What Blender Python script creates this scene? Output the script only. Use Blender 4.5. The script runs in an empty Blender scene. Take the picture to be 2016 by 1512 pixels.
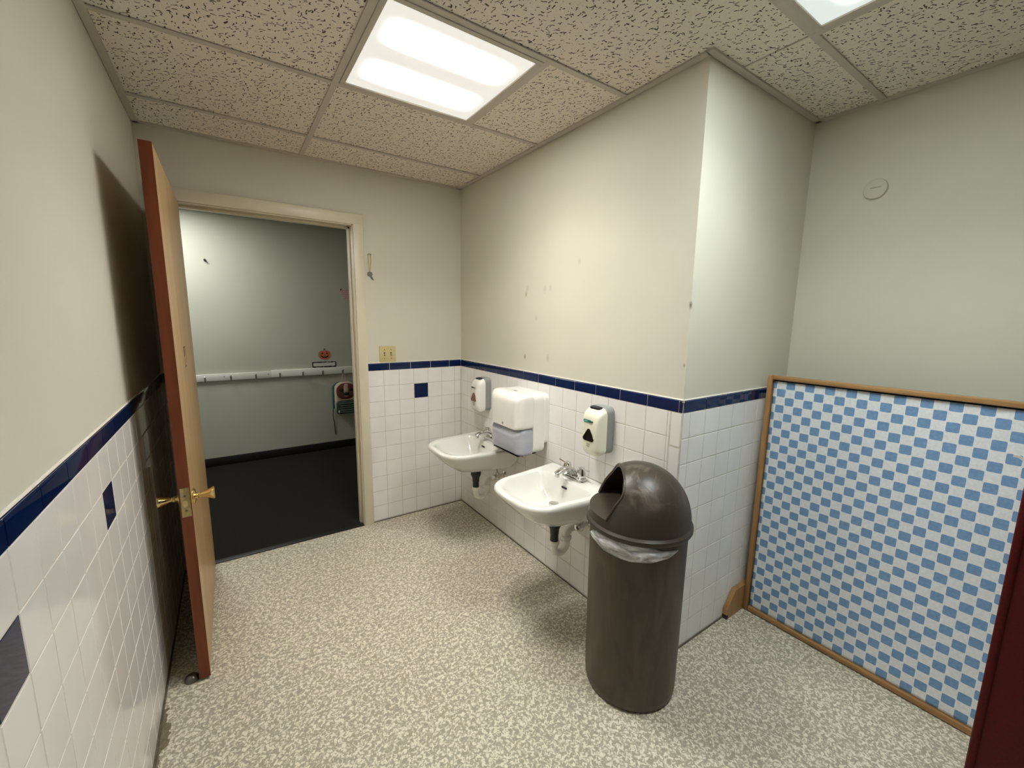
import bpy, bmesh, math, random
from mathutils import Vector, Matrix
random.seed(7)
PI = math.pi
SC = bpy.context.scene
COL = SC.collection

# ------------------------------------------------------------------ dimensions
WX = -1.776          # left wall
SX = 0.0             # sink wall (tile face)
RY = -1.91           # return wall (tile face)
BX = 0.882           # rear right wall
H = 2.382            # ceiling grid level
PT = 0.1086          # tile pitch
ZB = 1.095           # top of the white tiles
ZT = 1.147           # top of the blue cap
YF = -4.6            # wall behind the camera
TY = [-0.326 - 0.6096 * k for k in range(7)]
TX = [-1.04, -0.43, 0.18]
HY = 1.965           # hall wall

# ------------------------------------------------------------------ node helpers
def lin(c):
    return tuple(((v / 255.0) / 12.92 if v / 255.0 <= 0.04045 else ((v / 255.0 + 0.055) / 1.055) ** 2.4) for v in c) + (1.0,)

class NT:
    def __init__(self, name, rough=0.6, color=(0.8, 0.8, 0.8, 1), metal=0.0, spec=0.5, coat=0.0):
        self.m = bpy.data.materials.new(name); self.m.use_nodes = True
        self.t = self.m.node_tree; self.n = self.t.nodes
        self.b = self.n['Principled BSDF']
        self.b.inputs['Base Color'].default_value = color
        self.b.inputs['Roughness'].default_value = rough
        self.b.inputs['Metallic'].default_value = metal
        self.b.inputs['Specular IOR Level'].default_value = spec
        if coat:
            self.b.inputs['Coat Weight'].default_value = coat
            self.b.inputs['Coat Roughness'].default_value = 0.05
    def link(self, a, b): self.t.links.new(a, b); return self
    def add(self, kind, **kw):
        nd = self.n.new(kind)
        for k, v in kw.items(): setattr(nd, k, v)
        return nd
    def inp(self, sock, v):
        if isinstance(v, bpy.types.NodeSocket): self.t.links.new(v, sock)
        elif v is not None: sock.default_value = v
    def math(self, op, a, b=None, c=None, clamp=False):
        nd = self.add('ShaderNodeMath', operation=op, use_clamp=clamp)
        self.inp(nd.inputs[0], a)
        if b is not None: self.inp(nd.inputs[1], b)
        if c is not None: self.inp(nd.inputs[2], c)
        return nd.outputs[0]
    def vmath(self, op, a, b=None, out=0):
        nd = self.add('ShaderNodeVectorMath', operation=op)
        self.inp(nd.inputs[0], a)
        if b is not None: self.inp(nd.inputs[1], b)
        return nd.outputs[out]
    def obj(self): return self.add('ShaderNodeTexCoord').outputs['Object']
    def geo(self): return self.add('ShaderNodeNewGeometry').outputs['Position']
    def mapping(self, vec, scale=(1, 1, 1), rot=(0, 0, 0), loc=(0, 0, 0)):
        nd = self.add('ShaderNodeMapping'); self.inp(nd.inputs[0], vec)
        nd.inputs['Scale'].default_value = scale; nd.inputs['Rotation'].default_value = rot
        nd.inputs['Location'].default_value = loc
        return nd.outputs[0]
    def noise(self, vec, scale, detail=2.0, rough=0.5, dist=0.0):
        nd = self.add('ShaderNodeTexNoise'); self.inp(nd.inputs['Vector'], vec)
        nd.inputs['Scale'].default_value = scale; nd.inputs['Detail'].default_value = detail
        nd.inputs['Roughness'].default_value = rough; nd.inputs['Distortion'].default_value = dist
        return nd.outputs[0]
    def ramp(self, f, stops):
        nd = self.add('ShaderNodeValToRGB'); self.inp(nd.inputs[0], f)
        e = nd.color_ramp.elements
        while len(e) < len(stops): e.new(0.5)
        for i, (p, c) in enumerate(stops): e[i].position = p; e[i].color = c
        return nd.outputs[0]
    def mix(self, f, a, b, blend='MIX'):
        nd = self.add('ShaderNodeMix', data_type='RGBA', blend_type=blend)
        self.inp(nd.inputs[0], f); self.inp(nd.inputs[6], a); self.inp(nd.inputs[7], b)
        return nd.outputs[2]
    def sep(self, v):
        nd = self.add('ShaderNodeSeparateXYZ'); self.inp(nd.inputs[0], v); return nd.outputs
    def color(self, c): self.link(c, self.b.inputs['Base Color']); return self
    def bump(self, h, strength=0.2, dist=0.01):
        nd = self.add('ShaderNodeBump'); self.inp(nd.inputs['Height'], h)
        nd.inputs['Strength'].default_value = strength; nd.inputs['Distance'].default_value = dist
        self.link(nd.outputs[0], self.b.inputs['Normal']); return self

def simple(name, rgb, rough=0.5, metal=0.0, var=0.06, nscale=40.0, spec=0.5, coat=0.0, bump=0.0):
    """flat colour with a slight procedural variation"""
    t = NT(name, rough, lin(rgb), metal, spec, coat)
    c = lin(rgb)
    n = t.noise(t.obj(), nscale, 3.0)
    a = tuple(v * (1 - var) for v in c[:3]) + (1,); b = tuple(min(1, v * (1 + var)) for v in c[:3]) + (1,)
    t.color(t.ramp(n, [(0.3, a), (0.7, b)]))
    if bump: t.bump(n, bump, 0.002)
    return t.m

def paint(name, rgb, marks=()):
    """painted plaster; marks = (position, radius, strength): scuffs that belong to the wall"""
    t = NT(name, 0.62, lin(rgb), spec=0.35)
    p = t.geo()
    n = t.noise(p, 2.2, 3.0); c = lin(rgb)
    a = tuple(v * 0.97 for v in c[:3]) + (1,); b = tuple(v * 1.02 for v in c[:3]) + (1,)
    col = t.ramp(n, [(0.3, a), (0.7, b)])
    for (pos, rad, s) in marks:
        d = t.vmath('DISTANCE', t.vmath('MULTIPLY', p, (1, 1, 0.6)), (pos[0], pos[1], pos[2] * 0.6), out=1)
        k = t.math('MULTIPLY', t.math('SUBTRACT', 1.0, t.math('DIVIDE', d, rad), clamp=True), s, clamp=True)
        col = t.mix(k, col, lin((70, 66, 52)))
    t.color(col)
    t.bump(t.noise(p, 260, 2.0), 0.05, 0.001)
    return t.m

# ------------------------------------------------------------------ mesh helpers
class MB:
    def __init__(self): self.v = []; self.f = []; self.m = []; self.s = []
    def add(self, vs, fs, m=0, smooth=False):
        o = len(self.v); self.v += [tuple(p) for p in vs]
        for q in fs: self.f.append(tuple(o + i for i in q)); self.m.append(m); self.s.append(smooth)
        return self
    def box(self, x0, x1, y0, y1, z0, z1, m=0, bevel=0.0, seg=2):
        if bevel <= 0:
            v = [(x, y, z) for x in (x0, x1) for y in (y0, y1) for z in (z0, z1)]
            return self.add(v, [(0, 1, 3, 2), (4, 6, 7, 5), (0, 4, 5, 1), (2, 3, 7, 6), (0, 2, 6, 4), (1, 5, 7, 3)], m)
        bm = bmesh.new(); bmesh.ops.create_cube(bm, size=1.0)
        for q in bm.verts: q.co = Vector(((x0 + x1) / 2 + q.co.x * (x1 - x0), (y0 + y1) / 2 + q.co.y * (y1 - y0), (z0 + z1) / 2 + q.co.z * (z1 - z0)))
        bmesh.ops.bevel(bm, geom=bm.edges[:], offset=bevel, segments=seg, affect='EDGES', profile=0.5)
        return self.bm(bm, m)
    def bm(self, bm, m=0, smooth=True):
        bm.verts.index_update()
        self.add([q.co[:] for q in bm.verts], [[q.index for q in f.verts] for f in bm.faces], m, smooth); bm.free(); return self
    def loft(self, rings, m=0, cap0=True, cap1=True, smooth=True, closed=True):
        n = len(rings[0]); vs = [p for r in rings for p in r]; fs = []
        for i in range(len(rings) - 1):
            for j in range(n if closed else n - 1):
                k = (j + 1) % n
                fs.append((i * n + j, i * n + k, (i + 1) * n + k, (i + 1) * n + j))
        if cap0: fs.append(tuple(reversed(range(n))))
        if cap1: fs.append(tuple((len(rings) - 1) * n + j for j in range(n)))
        return self.add(vs, fs, m, smooth)
    def lathe(self, prof, o=(0, 0, 0), axis='Z', n=32, m=0, cap0=True, cap1=True):
        rings = []
        for r, h in prof:
            ring = []
            for k in range(n):
                a = 2 * PI * k / n; c, s = r * math.cos(a), r * math.sin(a)
                d = {'Z': (c, s, h), 'X': (h, c, s), 'Y': (s, h, c)}[axis]
                ring.append((o[0] + d[0], o[1] + d[1], o[2] + d[2]))
            rings.append(ring)
        return self.loft(rings, m, cap0, cap1)
    def tube(self, pts, r, n=12, m=0, caps=True):
        pts = [Vector(p) for p in pts]; rs = r if isinstance(r, (list, tuple)) else [r] * len(pts)
        T = []
        for i in range(len(pts)):
            a = pts[max(0, i - 1)]; b = pts[min(len(pts) - 1, i + 1)]; T.append((b - a).normalized())
        u = T[0].orthogonal().normalized(); rings = []
        for i, p in enumerate(pts):
            u = (u - T[i] * u.dot(T[i])).normalized(); w = T[i].cross(u)
            rings.append([tuple(p + (u * math.cos(2 * PI * k / n) + w * math.sin(2 * PI * k / n)) * rs[i]) for k in range(n)])
        return self.loft(rings, m, caps, caps)
    def prism(self, poly, fn, d0, d1, m=0, smooth=False):
        """poly: 2-D outline; fn(u,v,d) -> point"""
        n = len(poly); vs = [fn(u, v, d0) for u, v in poly] + [fn(u, v, d1) for u, v in poly]
        fs = [tuple(reversed(range(n))), tuple(range(n, 2 * n))]
        o = len(self.v); self.v += [tuple(p) for p in vs]
        for q in fs: self.f.append(tuple(o + i for i in q)); self.m.append(m); self.s.append(False)
        for j in range(n):
            k = (j + 1) % n; self.f.append((o + j, o + k, o + n + k, o + n + j)); self.m.append(m); self.s.append(smooth)
        return self
    def build(self, name, mats, parent=None, world=True, fix=True):
        off = Vector((0, 0, 0))
        if parent is not None and world:
            p = parent
            while p is not None: off += p.location; p = p.parent
        me = bpy.data.meshes.new(name)
        me.from_pydata([tuple(Vector(p) - off) for p in self.v], [], self.f)
        mats = mats if isinstance(mats, (list, tuple)) else [mats]
        for mm in mats: me.materials.append(mm)
        me.polygons.foreach_set('material_index', self.m); me.polygons.foreach_set('use_smooth', self.s)
        if fix:
            bm = bmesh.new(); bm.from_mesh(me)
            bmesh.ops.recalc_face_normals(bm, faces=bm.faces[:]); bm.to_mesh(me); bm.free()
        me.set_sharp_from_angle(angle=math.radians(38)); me.update()
        o = bpy.data.objects.new(name, me); COL.objects.link(o)
        if parent is not None: o.parent = parent
        return o

def tag(o, label=None, cat=None, group=None, kind=None):
    if label: o['label'] = label
    if cat: o['category'] = cat
    if group: o['group'] = group
    if kind: o['kind'] = kind
    return o
def empty(name, loc, label=None, cat=None, group=None, kind=None):
    o = bpy.data.objects.new(name, None); COL.objects.link(o); o.location = loc; o.empty_display_size = 0.05
    return tag(o, label, cat, group, kind)
def struct(o): return tag(o, kind='structure')
def copy_tree(o, parent=None):
    c = o.copy(); COL.objects.link(c)
    if parent is not None: c.parent = parent
    for ch in [q for q in list(bpy.data.objects) if q.parent == o]: copy_tree(ch, c)
    return c

def arc(cx, cy, r, a0, a1, n=8):
    return [(cx + r * math.cos(a0 + (a1 - a0) * k / n), cy + r * math.sin(a0 + (a1 - a0) * k / n)) for k in range(n + 1)]
def rrect(u0, u1, v0, v1, r, n=6):
    return arc(u1 - r, v1 - r, r, 0, PI / 2, n) + arc(u0 + r, v1 - r, r, PI / 2, PI, n) + arc(u0 + r, v0 + r, r, PI, 1.5 * PI, n) + arc(u1 - r, v0 + r, r, 1.5 * PI, 2 * PI, n)
def resample(poly, n):
    P = [Vector(p) for p in poly]; P.append(P[0]); L = [0]
    for i in range(1, len(P)): L.append(L[-1] + (P[i] - P[i - 1]).length)
    out = []; j = 0
    for k in range(n):
        t = L[-1] * k / n
        while L[j + 1] < t: j += 1
        s = (t - L[j]) / max(1e-9, L[j + 1] - L[j]); out.append(tuple(P[j].lerp(P[j + 1], s)))
    return out

# ------------------------------------------------------------------ materials
M = {}
M['paint'] = paint('cream_wall_paint', (212, 208, 193))
M['paint_sink'] = paint('cream_wall_paint_scuffed', (212, 208, 193), [
    ((.006, -.83, 1.602), .012, .55), ((.006, -.83, 1.234), .012, .8), ((.006, -1.047, 1.245), .016, .3),
    ((.006, -1.056, 1.627), .016, .22), ((.006, -1.007, 1.623), .018, .18), ((.006, -.841, 1.632), .02, .2),
    ((.006, -.932, 1.465), .012, .25), ((.006, -1.275, 1.746), .012, .2), ((.006, -1.905, 1.519), .012, 1.0), ((.006, -1.895, 1.286), .007, .6)])
M['hall_paint'] = paint('hall_green_grey_paint', (180, 181, 168))
M['trim'] = simple('door_frame_enamel', (216, 208, 186), 0.35, var=0.03, nscale=6)
M['metal_paint'] = simple('ceiling_grid_enamel', (196, 188, 176), 0.45, var=0.03)

def m_tile():
    t = NT('white_ceramic_glaze', 0.07, lin((228, 224, 222)), spec=0.5)
    n = t.noise(t.geo(), 6, 2); t.color(t.ramp(n, [(0.3, lin((232, 229, 227))), (0.7, lin((240, 238, 236)))]))
    t.bump(t.noise(t.geo(), 7, 2), 0.02, 0.01); return t.m
def m_blue():
    t = NT('navy_ceramic_glaze', 0.06, lin((14, 32, 82)), spec=0.3)
    n = t.noise(t.geo(), 25, 3); t.color(t.ramp(n, [(0.3, lin((11, 28, 66))), (0.7, lin((14, 33, 74)))]))
    t.bump(t.noise(t.geo(), 7, 2), 0.02, 0.01); return t.m
M['tile'] = m_tile(); M['blue'] = m_blue()
M['grout'] = simple('tile_grout', (206, 200, 190), 0.9, var=0.1)
M['caulk'] = simple('white_caulk', (232, 228, 218), 0.6, var=0.03)

def m_floor():
    t = NT('speckled_vinyl_floor', 0.34, spec=0.4)
    p = t.geo()
    n1 = t.noise(p, 92, 1.6, 0.55, 0.9); n2 = t.noise(t.mapping(p, loc=(3, 5, 0)), 60, 1.5, 0.5, 0.6)
    c = t.ramp(n1, [(0.40, lin((160, 152, 134))), (0.49, lin((180, 172, 153))), (0.53, lin((206, 199, 181))), (0.62, lin((222, 216, 200)))])
    k = t.ramp(n2, [(0.56, (0, 0, 0, 1)), (0.62, (1, 1, 1, 1))])
    c = t.mix(t.math('MULTIPLY', k, 0.8), c, lin((156, 148, 132)))
    x, y, z = t.sep(p)
    def seam(v, ph):
        f = t.math('ABSOLUTE', t.math('SUBTRACT', t.math('FRACT', t.math('DIVIDE', t.math('ADD', v, ph + 30.48), 0.3048)), 0.5))
        return t.math('GREATER_THAN', f, 0.4975)
    s = t.math('MAXIMUM', seam(x, 0.13), seam(y, 0.10))
    c = t.mix(t.math('MULTIPLY', s, 0.22), c, lin((90, 84, 72)))
    # worn brown adhesive along the left wall
    e = t.math('ADD', t.math('SUBTRACT', x, WX), t.math('MULTIPLY', t.math('SUBTRACT', t.noise(p, 24, 3), 0.5), 0.05))
    yy = t.math('MULTIPLY', t.math('LESS_THAN', y, -1.03), t.math('GREATER_THAN', y, -1.8))
    g = t.math('MULTIPLY', t.math('LESS_THAN', e, t.math('MULTIPLY_ADD', t.noise(p, 9, 2), 0.13, -0.038)), yy)
    c = t.mix(t.math('MULTIPLY', g, 0.85), c, lin((96, 82, 58)))
    t.color(c); t.link(t.math('MULTIPLY_ADD', t.noise(p, 3, 2), 0.15, 0.28), t.b.inputs['Roughness'])
    t.bump(n1, 0.03, 0.002); return t.m
M['floor'] = m_floor()

def m_ceiling():
    t = NT('fissured_ceiling_tile', 0.95, spec=0.1)
    p = t.geo(); x, y, z = t.sep(p)
    comb = t.add('ShaderNodeCombineXYZ'); t.link(x, comb.inputs[0]); t.link(y, comb.inputs[1])
    wob = t.add('ShaderNodeTexNoise'); t.link(comb.outputs[0], wob.inputs['Vector']); wob.inputs['Scale'].default_value = 55; wob.inputs['Detail'].default_value = 1
    w = t.vmath('MULTIPLY', t.vmath('SUBTRACT', wob.outputs[1], (0.5, 0.5, 0.5)), (0.014, 0.014, 0))
    q = t.vmath('ADD', comb.outputs[0], w)
    total = None
    for scale, off, ln, wd in ((44, (0, 0, 0), 0.0088, 0.0017), (38, (3.3, 1.7, 0), 0.0072, 0.0017), (46, (7.1, 2.9, 0), 0.0030, 0.0016)):
        v = t.add('ShaderNodeTexVoronoi', voronoi_dimensions='2D'); qq = t.vmath('ADD', q, off)
        t.link(qq, v.inputs['Vector']); v.inputs['Scale'].default_value = scale
        d = t.vmath('SUBTRACT', qq, v.outputs['Position']); dx, dy, _ = t.sep(d)
        r, gch, b = t.sep(v.outputs['Color'])
        a = t.math('MULTIPLY_ADD', r, 1.9, 1.3)
        ca, sa = t.math('COSINE', a), t.math('SINE', a)
        u = t.math('ABSOLUTE', t.math('ADD', t.math('MULTIPLY', dx, ca), t.math('MULTIPLY', dy, sa)))
        vv = t.math('ABSOLUTE', t.math('SUBTRACT', t.math('MULTIPLY', dy, ca), t.math('MULTIPLY', dx, sa)))
        L = t.math('MULTIPLY', t.math('MULTIPLY_ADD', gch, 0.8, 0.3), ln)
        hit = t.math('MULTIPLY', t.math('MULTIPLY', t.math('LESS_THAN', u, L), t.math('LESS_THAN', vv, wd)), t.math('LESS_THAN', b, 0.62))
        total = hit if total is None else t.math('MAXIMUM', total, hit)
    n = t.noise(p, 160, 2)
    base = t.ramp(n, [(0.3, lin((228, 219, 206))), (0.7, lin((240, 232, 219)))])
    t.color(t.mix(t.math('MULTIPLY', total, 0.92), base, lin((52, 45, 34))))
    t.bump(t.math('SUBTRACT', n, t.math('MULTIPLY', total, 2.0)), 0.25, 0.002); return t.m
M['ceil'] = m_ceiling()

def m_wood(name, c0, c1, c2, scale=1.0, rough=0.35, axis=2):
    t = NT(name, rough, spec=0.45)
    s = [14 * scale] * 3; s[axis] = 0.9 * scale
    p = t.mapping(t.geo(), tuple(s)); n = t.noise(p, 2.2, 5, 0.55, 0.4); f = t.noise(t.mapping(t.geo(), tuple(v * 5 for v in s)), 3.0, 2)
    c = t.ramp(n, [(0.32, lin(c0)), (0.5, lin(c1)), (0.68, lin(c2))])
    c = t.mix(0.25, c, t.ramp(f, [(0.35, lin(c0)), (0.65, lin(c2))])); t.color(c); t.bump(f, 0.05, 0.001); return t.m
M['veneer'] = m_wood('birch_door_veneer', (176, 142, 96), (192, 158, 112), (204, 172, 126), 0.5)
M['edge'] = m_wood('red_brown_door_edge', (94, 42, 18), (108, 50, 23), (122, 60, 30), 1.2, 0.3)
M['oak'] = m_wood('oak_screen_frame', (138, 102, 62), (160, 120, 76), (176, 136, 90), 1.0, 0.4)
M['oak_y'] = m_wood('oak_screen_rail', (138, 102, 62), (160, 120, 76), (176, 136, 90), 1.0, 0.4, 1)
M['oak_dark'] = simple('dark_rubber_tip', (48, 40, 32), 0.7)

def m_brass():
    t = NT('polished_brass', 0.16, lin((222, 200, 140)), 1.0)
    t.link(t.math('MULTIPLY_ADD', t.noise(t.obj(), 60, 3), 0.16, 0.08), t.b.inputs['Roughness']); return t.m
M['brass'] = m_brass()
M['brass_dull'] = simple('dull_brass_plate', (176, 160, 116), 0.38, 1.0, var=0.15, nscale=90)
def m_chrome():
    t = NT('chrome', 0.06, lin((214, 214, 212)), 1.0)
    t.link(t.math('MULTIPLY_ADD', t.noise(t.obj(), 50, 2), 0.08, 0.03), t.b.inputs['Roughness']); return t.m
M['chrome'] = m_chrome()
M['steel'] = simple('dark_steel', (120, 116, 110), 0.3, 1.0)
M['porcelain'] = simple('white_porcelain', (226, 225, 219), 0.06, var=0.015, nscale=4, coat=0.4)
M['black'] = simple('black_plastic', (16, 15, 14), 0.4)
M['dark'] = simple('dark_opening', (12, 11, 10), 0.7)
M['pvc'] = simple('white_pvc', (240, 237, 228), 0.35, var=0.04)
M['ivory_shell'] = simple('ivory_plastic_shell', (236, 232, 212), 0.25, var=0.02, nscale=8)
M['white_shell'] = simple('white_plastic_shell', (236, 234, 228), 0.22, var=0.02, nscale=8)
M['grey_shell'] = simple('grey_plastic_back', (142, 144, 142), 0.4, var=0.03)
M['amber'] = simple('amber_soap_window', (116, 66, 40), 0.12, var=0.4, nscale=120)
M['smoke'] = simple('black_soap_window', (22, 20, 18), 0.12, var=0.3, nscale=90)
M['teal'] = simple('teal_label', (20, 128, 116), 0.4)
M['pale'] = simple('pale_print', (218, 232, 226), 0.5)
M['ink'] = simple('dark_print', (58, 58, 54), 0.5)
M['grey_ink'] = simple('grey_print', (150, 146, 140), 0.5)
def m_smoke():
    t = NT('blue_grey_translucent_plastic', 0.18, lin((176, 180, 196)), spec=0.5)
    p = t.obj(); z = t.sep(p)[2]
    n = t.noise(t.mapping(p, (1, 1, 5)), 4, 3)
    t.color(t.ramp(n, [(0.3, lin((184, 187, 202))), (0.7, lin((206, 208, 218)))])); t.b.inputs['Transmission Weight'].default_value = 0.25
    return t.m
M['window_plastic'] = m_smoke()
M['paper'] = simple('brown_paper_towel', (176, 140, 98), 0.9, var=0.08)
M['ivory_plate'] = simple('ivory_switch_plate', (198, 184, 134), 0.35, var=0.03)
M['yellow'] = simple('yellow_cord', (196, 180, 62), 0.7)
M['disc'] = simple('painted_cover_disc', (206, 202, 186), 0.5, var=0.02)

def m_bin():
    t = NT('brown_bin_plastic', 0.42, spec=0.45)
    p = t.obj(); n = t.noise(t.mapping(p, (9, 9, 2.2)), 2.0, 4, 0.6, 0.8); g = t.noise(p, 130, 2)
    t.color(t.ramp(n, [(0.30, lin((62, 51, 41))), (0.55, lin((76, 64, 52))), (0.80, lin((88, 76, 62)))]))
    t.bump(g, 0.05, 0.002); return t.m
M['bin'] = m_bin()
def m_lid():
    t = NT('scuffed_brown_lid_plastic', 0.4, spec=0.45)
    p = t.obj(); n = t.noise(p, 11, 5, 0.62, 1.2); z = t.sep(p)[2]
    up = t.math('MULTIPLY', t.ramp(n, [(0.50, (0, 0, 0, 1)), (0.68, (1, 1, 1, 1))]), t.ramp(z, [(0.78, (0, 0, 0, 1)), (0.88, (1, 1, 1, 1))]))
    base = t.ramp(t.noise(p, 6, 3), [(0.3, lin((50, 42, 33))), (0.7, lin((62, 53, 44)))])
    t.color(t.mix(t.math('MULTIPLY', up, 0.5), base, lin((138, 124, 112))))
    t.link(t.math('MULTIPLY_ADD', n, 0.3, 0.25), t.b.inputs['Roughness']); return t.m
M['lid'] = m_lid()
def m_bag():
    t = NT('clear_plastic_bag', 0.22, lin((226, 228, 230)), spec=0.6)
    n = t.noise(t.mapping(t.obj(), (1, 1, 3.4)), 9, 3, 0.55, 1.6)
    t.link(t.ramp(n, [(0.36, (.30, .30, .30, 1)), (0.52, (.52, .52, .52, 1)), (0.68, (.95, .95, .95, 1))]), t.b.inputs['Alpha'])  # streaky alpha paints the highlights of the crinkled film
    t.bump(n, 0.9, 0.008); return t.m
M['bag'] = m_bag()

def m_check():
    t = NT('blue_white_check_cloth', 0.9, spec=0.15)
    p = t.geo(); x, y, z = t.sep(p); c = 0.0375
    u = t.math('DIVIDE', t.math('SUBTRACT', y, -1.993), c); v = t.math('DIVIDE', t.math('SUBTRACT', z, 1.135), c)
    iu = t.math('ROUND', u); iv = t.math('ROUND', v)
    par = t.math('ABSOLUTE', t.math('FLOORED_MODULO', t.math('ADD', iu, iv), 2.0))
    even = t.math('LESS_THAN', par, 0.5)
    # rounded square inside each blue cell
    du = t.math('ABSOLUTE', t.math('SUBTRACT', u, iu)); dv = t.math('ABSOLUTE', t.math('SUBTRACT', v, iv))
    sq = t.math('ADD', t.math('POWER', t.math('DIVIDE', du, 0.468), 9.0), t.math('POWER', t.math('DIVIDE', dv, 0.482), 9.0))
    blue = t.math('MULTIPLY', even, t.math('LESS_THAN', sq, 1.0))
    n = t.noise(p, 120, 3); m2 = t.noise(t.mapping(p, (1, 1, 1)), 420, 2)
    wht = t.ramp(n, [(0.3, lin((222, 224, 228))), (0.7, lin((234, 236, 239)))])
    bl = t.ramp(n, [(0.3, lin((114, 148, 190))), (0.7, lin((126, 160, 200)))])
    t.color(t.mix(blue, wht, bl)); t.bump(m2, 0.15, 0.001); return t.m
M['check'] = m_check()
def m_red():
    t = NT('maroon_partition_laminate', 0.5, spec=0.2)
    n = t.noise(t.obj(), 180, 3); t.color(t.ramp(n, [(0.3, lin((70, 5, 8))), (0.7, lin((84, 9, 11)))])); t.bump(n, 0.08, 0.001); return t.m
M['red'] = m_red()
M['strap'] = simple('white_plastic_strap', (236, 236, 236), 0.4)

def m_carpet():
    t = NT('charcoal_carpet', 0.97, spec=0.05)
    n = t.noise(t.geo(), 300, 3); n2 = t.noise(t.geo(), 5, 3)
    c = t.ramp(n, [(0.3, lin((24, 23, 21))), (0.7, lin((44, 43, 39)))])
    t.color(t.mix(t.math('MULTIPLY', n2, 0.3), c, lin((38, 33, 27)))); t.bump(n, 0.5, 0.004); return t.m
M['carpet'] = m_carpet()
M['black_base'] = simple('black_rubber_base', (14, 13, 13), 0.5)
M['rail'] = simple('white_painted_board', (214, 216, 208), 0.45, var=0.03, nscale=8)

def m_lens(name, tint, peak):
    t = NT(name, 0.3)
    p = t.obj(); x, y, z = t.sep(p)
    ay = t.math('SUBTRACT', t.math('ABSOLUTE', y), 0.128)
    gy = t.math('EXPONENT', t.math('MULTIPLY', t.math('POWER', t.math('DIVIDE', t.math('ABSOLUTE', ay), 0.058), 4.0), -1.0))
    gx = t.math('EXPONENT', t.math('MULTIPLY', t.math('POWER', t.math('DIVIDE', t.math('ABSOLUTE', x), 0.195), 7.0), -1.0))
    dots = t.math('MULTIPLY', t.math('SINE', t.math('MULTIPLY', x, 900)), t.math('SINE', t.math('MULTIPLY', y, 900)))
    s = t.math('MULTIPLY_ADD', t.math('MULTIPLY', gx, gy), peak, 0.66)
    s = t.math('MULTIPLY', s, t.math('MULTIPLY_ADD', dots, 0.06, 1.0))
    t.b.inputs['Base Color'].default_value = (0.6, 0.6, 0.6, 1)
    t.b.inputs['Emission Color'].default_value = tint + (1,)
    t.link(s, t.b.inputs['Emission Strength']); return t.m
LIGHT_PEAK = 42.0
M['lens_warm'] = m_lens('warm_prismatic_lens', (1.0, 0.965, 0.90), LIGHT_PEAK * 1.12)
M['lens_cool'] = m_lens('cool_prismatic_lens', (0.89, 1.0, 0.965), LIGHT_PEAK * 0.9)
M['lens_hall'] = m_lens('hall_prismatic_lens', (0.97, 1.0, 0.94), LIGHT_PEAK * 1.0)

# ------------------------------------------------------------------ room shell
T = 0.006
def wall(name, box, mat):
    return struct(MB().box(*box).build(name, mat))
struct(MB().box(WX - .1, BX + .1, YF - .1, 0.0, -.1, 0).build('floor', M['floor']))
wall_left = wall('wall_left', (WX - .1 - T, WX - T, YF, 0, 0, H + .1), M['paint'])
wall_right = wall('wall_right', (T, .1, RY + T, .12, 0, H + .1), M['paint_sink'])
wall_return = wall('wall_right_return', (.1, BX + T, RY + T, RY + .1, 0, H + .1), M['paint'])
wall_rear = wall('wall_right_rear', (BX + T, BX + .1, YF, RY + .1, 0, H + .1), M['paint'])
wall('wall_front', (WX - .1, BX + .1, YF - .1, YF, 0, H + .1), M['paint'])
# wall with the doorway
DX0, DX1, DZ = -1.690, -0.772, 2.030
b = MB(); b.box(WX - .1 - T, DX0 - .02, T, .12, 0, H + .1); b.box(DX1 + .02, T, T, .12, 0, H + .1); b.box(DX0 - .02, DX1 + .02, T, .12, DZ + .02, H + .1)
wall_back = struct(b.build('wall_back', M['paint']))

# ------------------------------------------------------------------ tiled wainscot
def tile(mb, fn, u0, u1, v0, v1, m, g=0.0010, ch=0.0020):
    """one chamfered tile; fn(u,v,d): d = depth behind the tile face"""
    u0 += g; u1 -= g; v0 += g; v1 -= g
    if u1 - u0 < .006 or v1 - v0 < .006: return
    a, c = random.uniform(-.00003, .00003), random.uniform(-.00003, .00003)
    def F(u, v, d): return fn(u, v, d + a * (u - u0) / (u1 - u0) + c * (v - v0) / (v1 - v0) + .0003)
    vs = [F(u0 + ch, v0 + ch, 0), F(u1 - ch, v0 + ch, 0), F(u1 - ch, v1 - ch, 0), F(u0 + ch, v1 - ch, 0),
          fn(u0, v0, ch), fn(u1, v0, ch), fn(u1, v1, ch), fn(u0, v1, ch),
          fn(u0, v0, .005), fn(u1, v0, .005), fn(u1, v1, .005), fn(u0, v1, .005)]
    fs = [(0, 1, 2, 3)] + [(j, (j + 1) % 4, 4 + (j + 1) % 4, 4 + j) for j in range(4)] + [(4 + j, 4 + (j + 1) % 4, 8 + (j + 1) % 4, 8 + j) for j in range(4)]
    mb.add(vs, fs, m)
def edges(lo, hi, phase, pitch):
    k = math.ceil((lo - phase) / pitch + 1e-6); out = [lo]
    while phase + k * pitch < hi - 1e-4:
        out.append(phase + k * pitch); k += 1
    return out + [hi]
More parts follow.
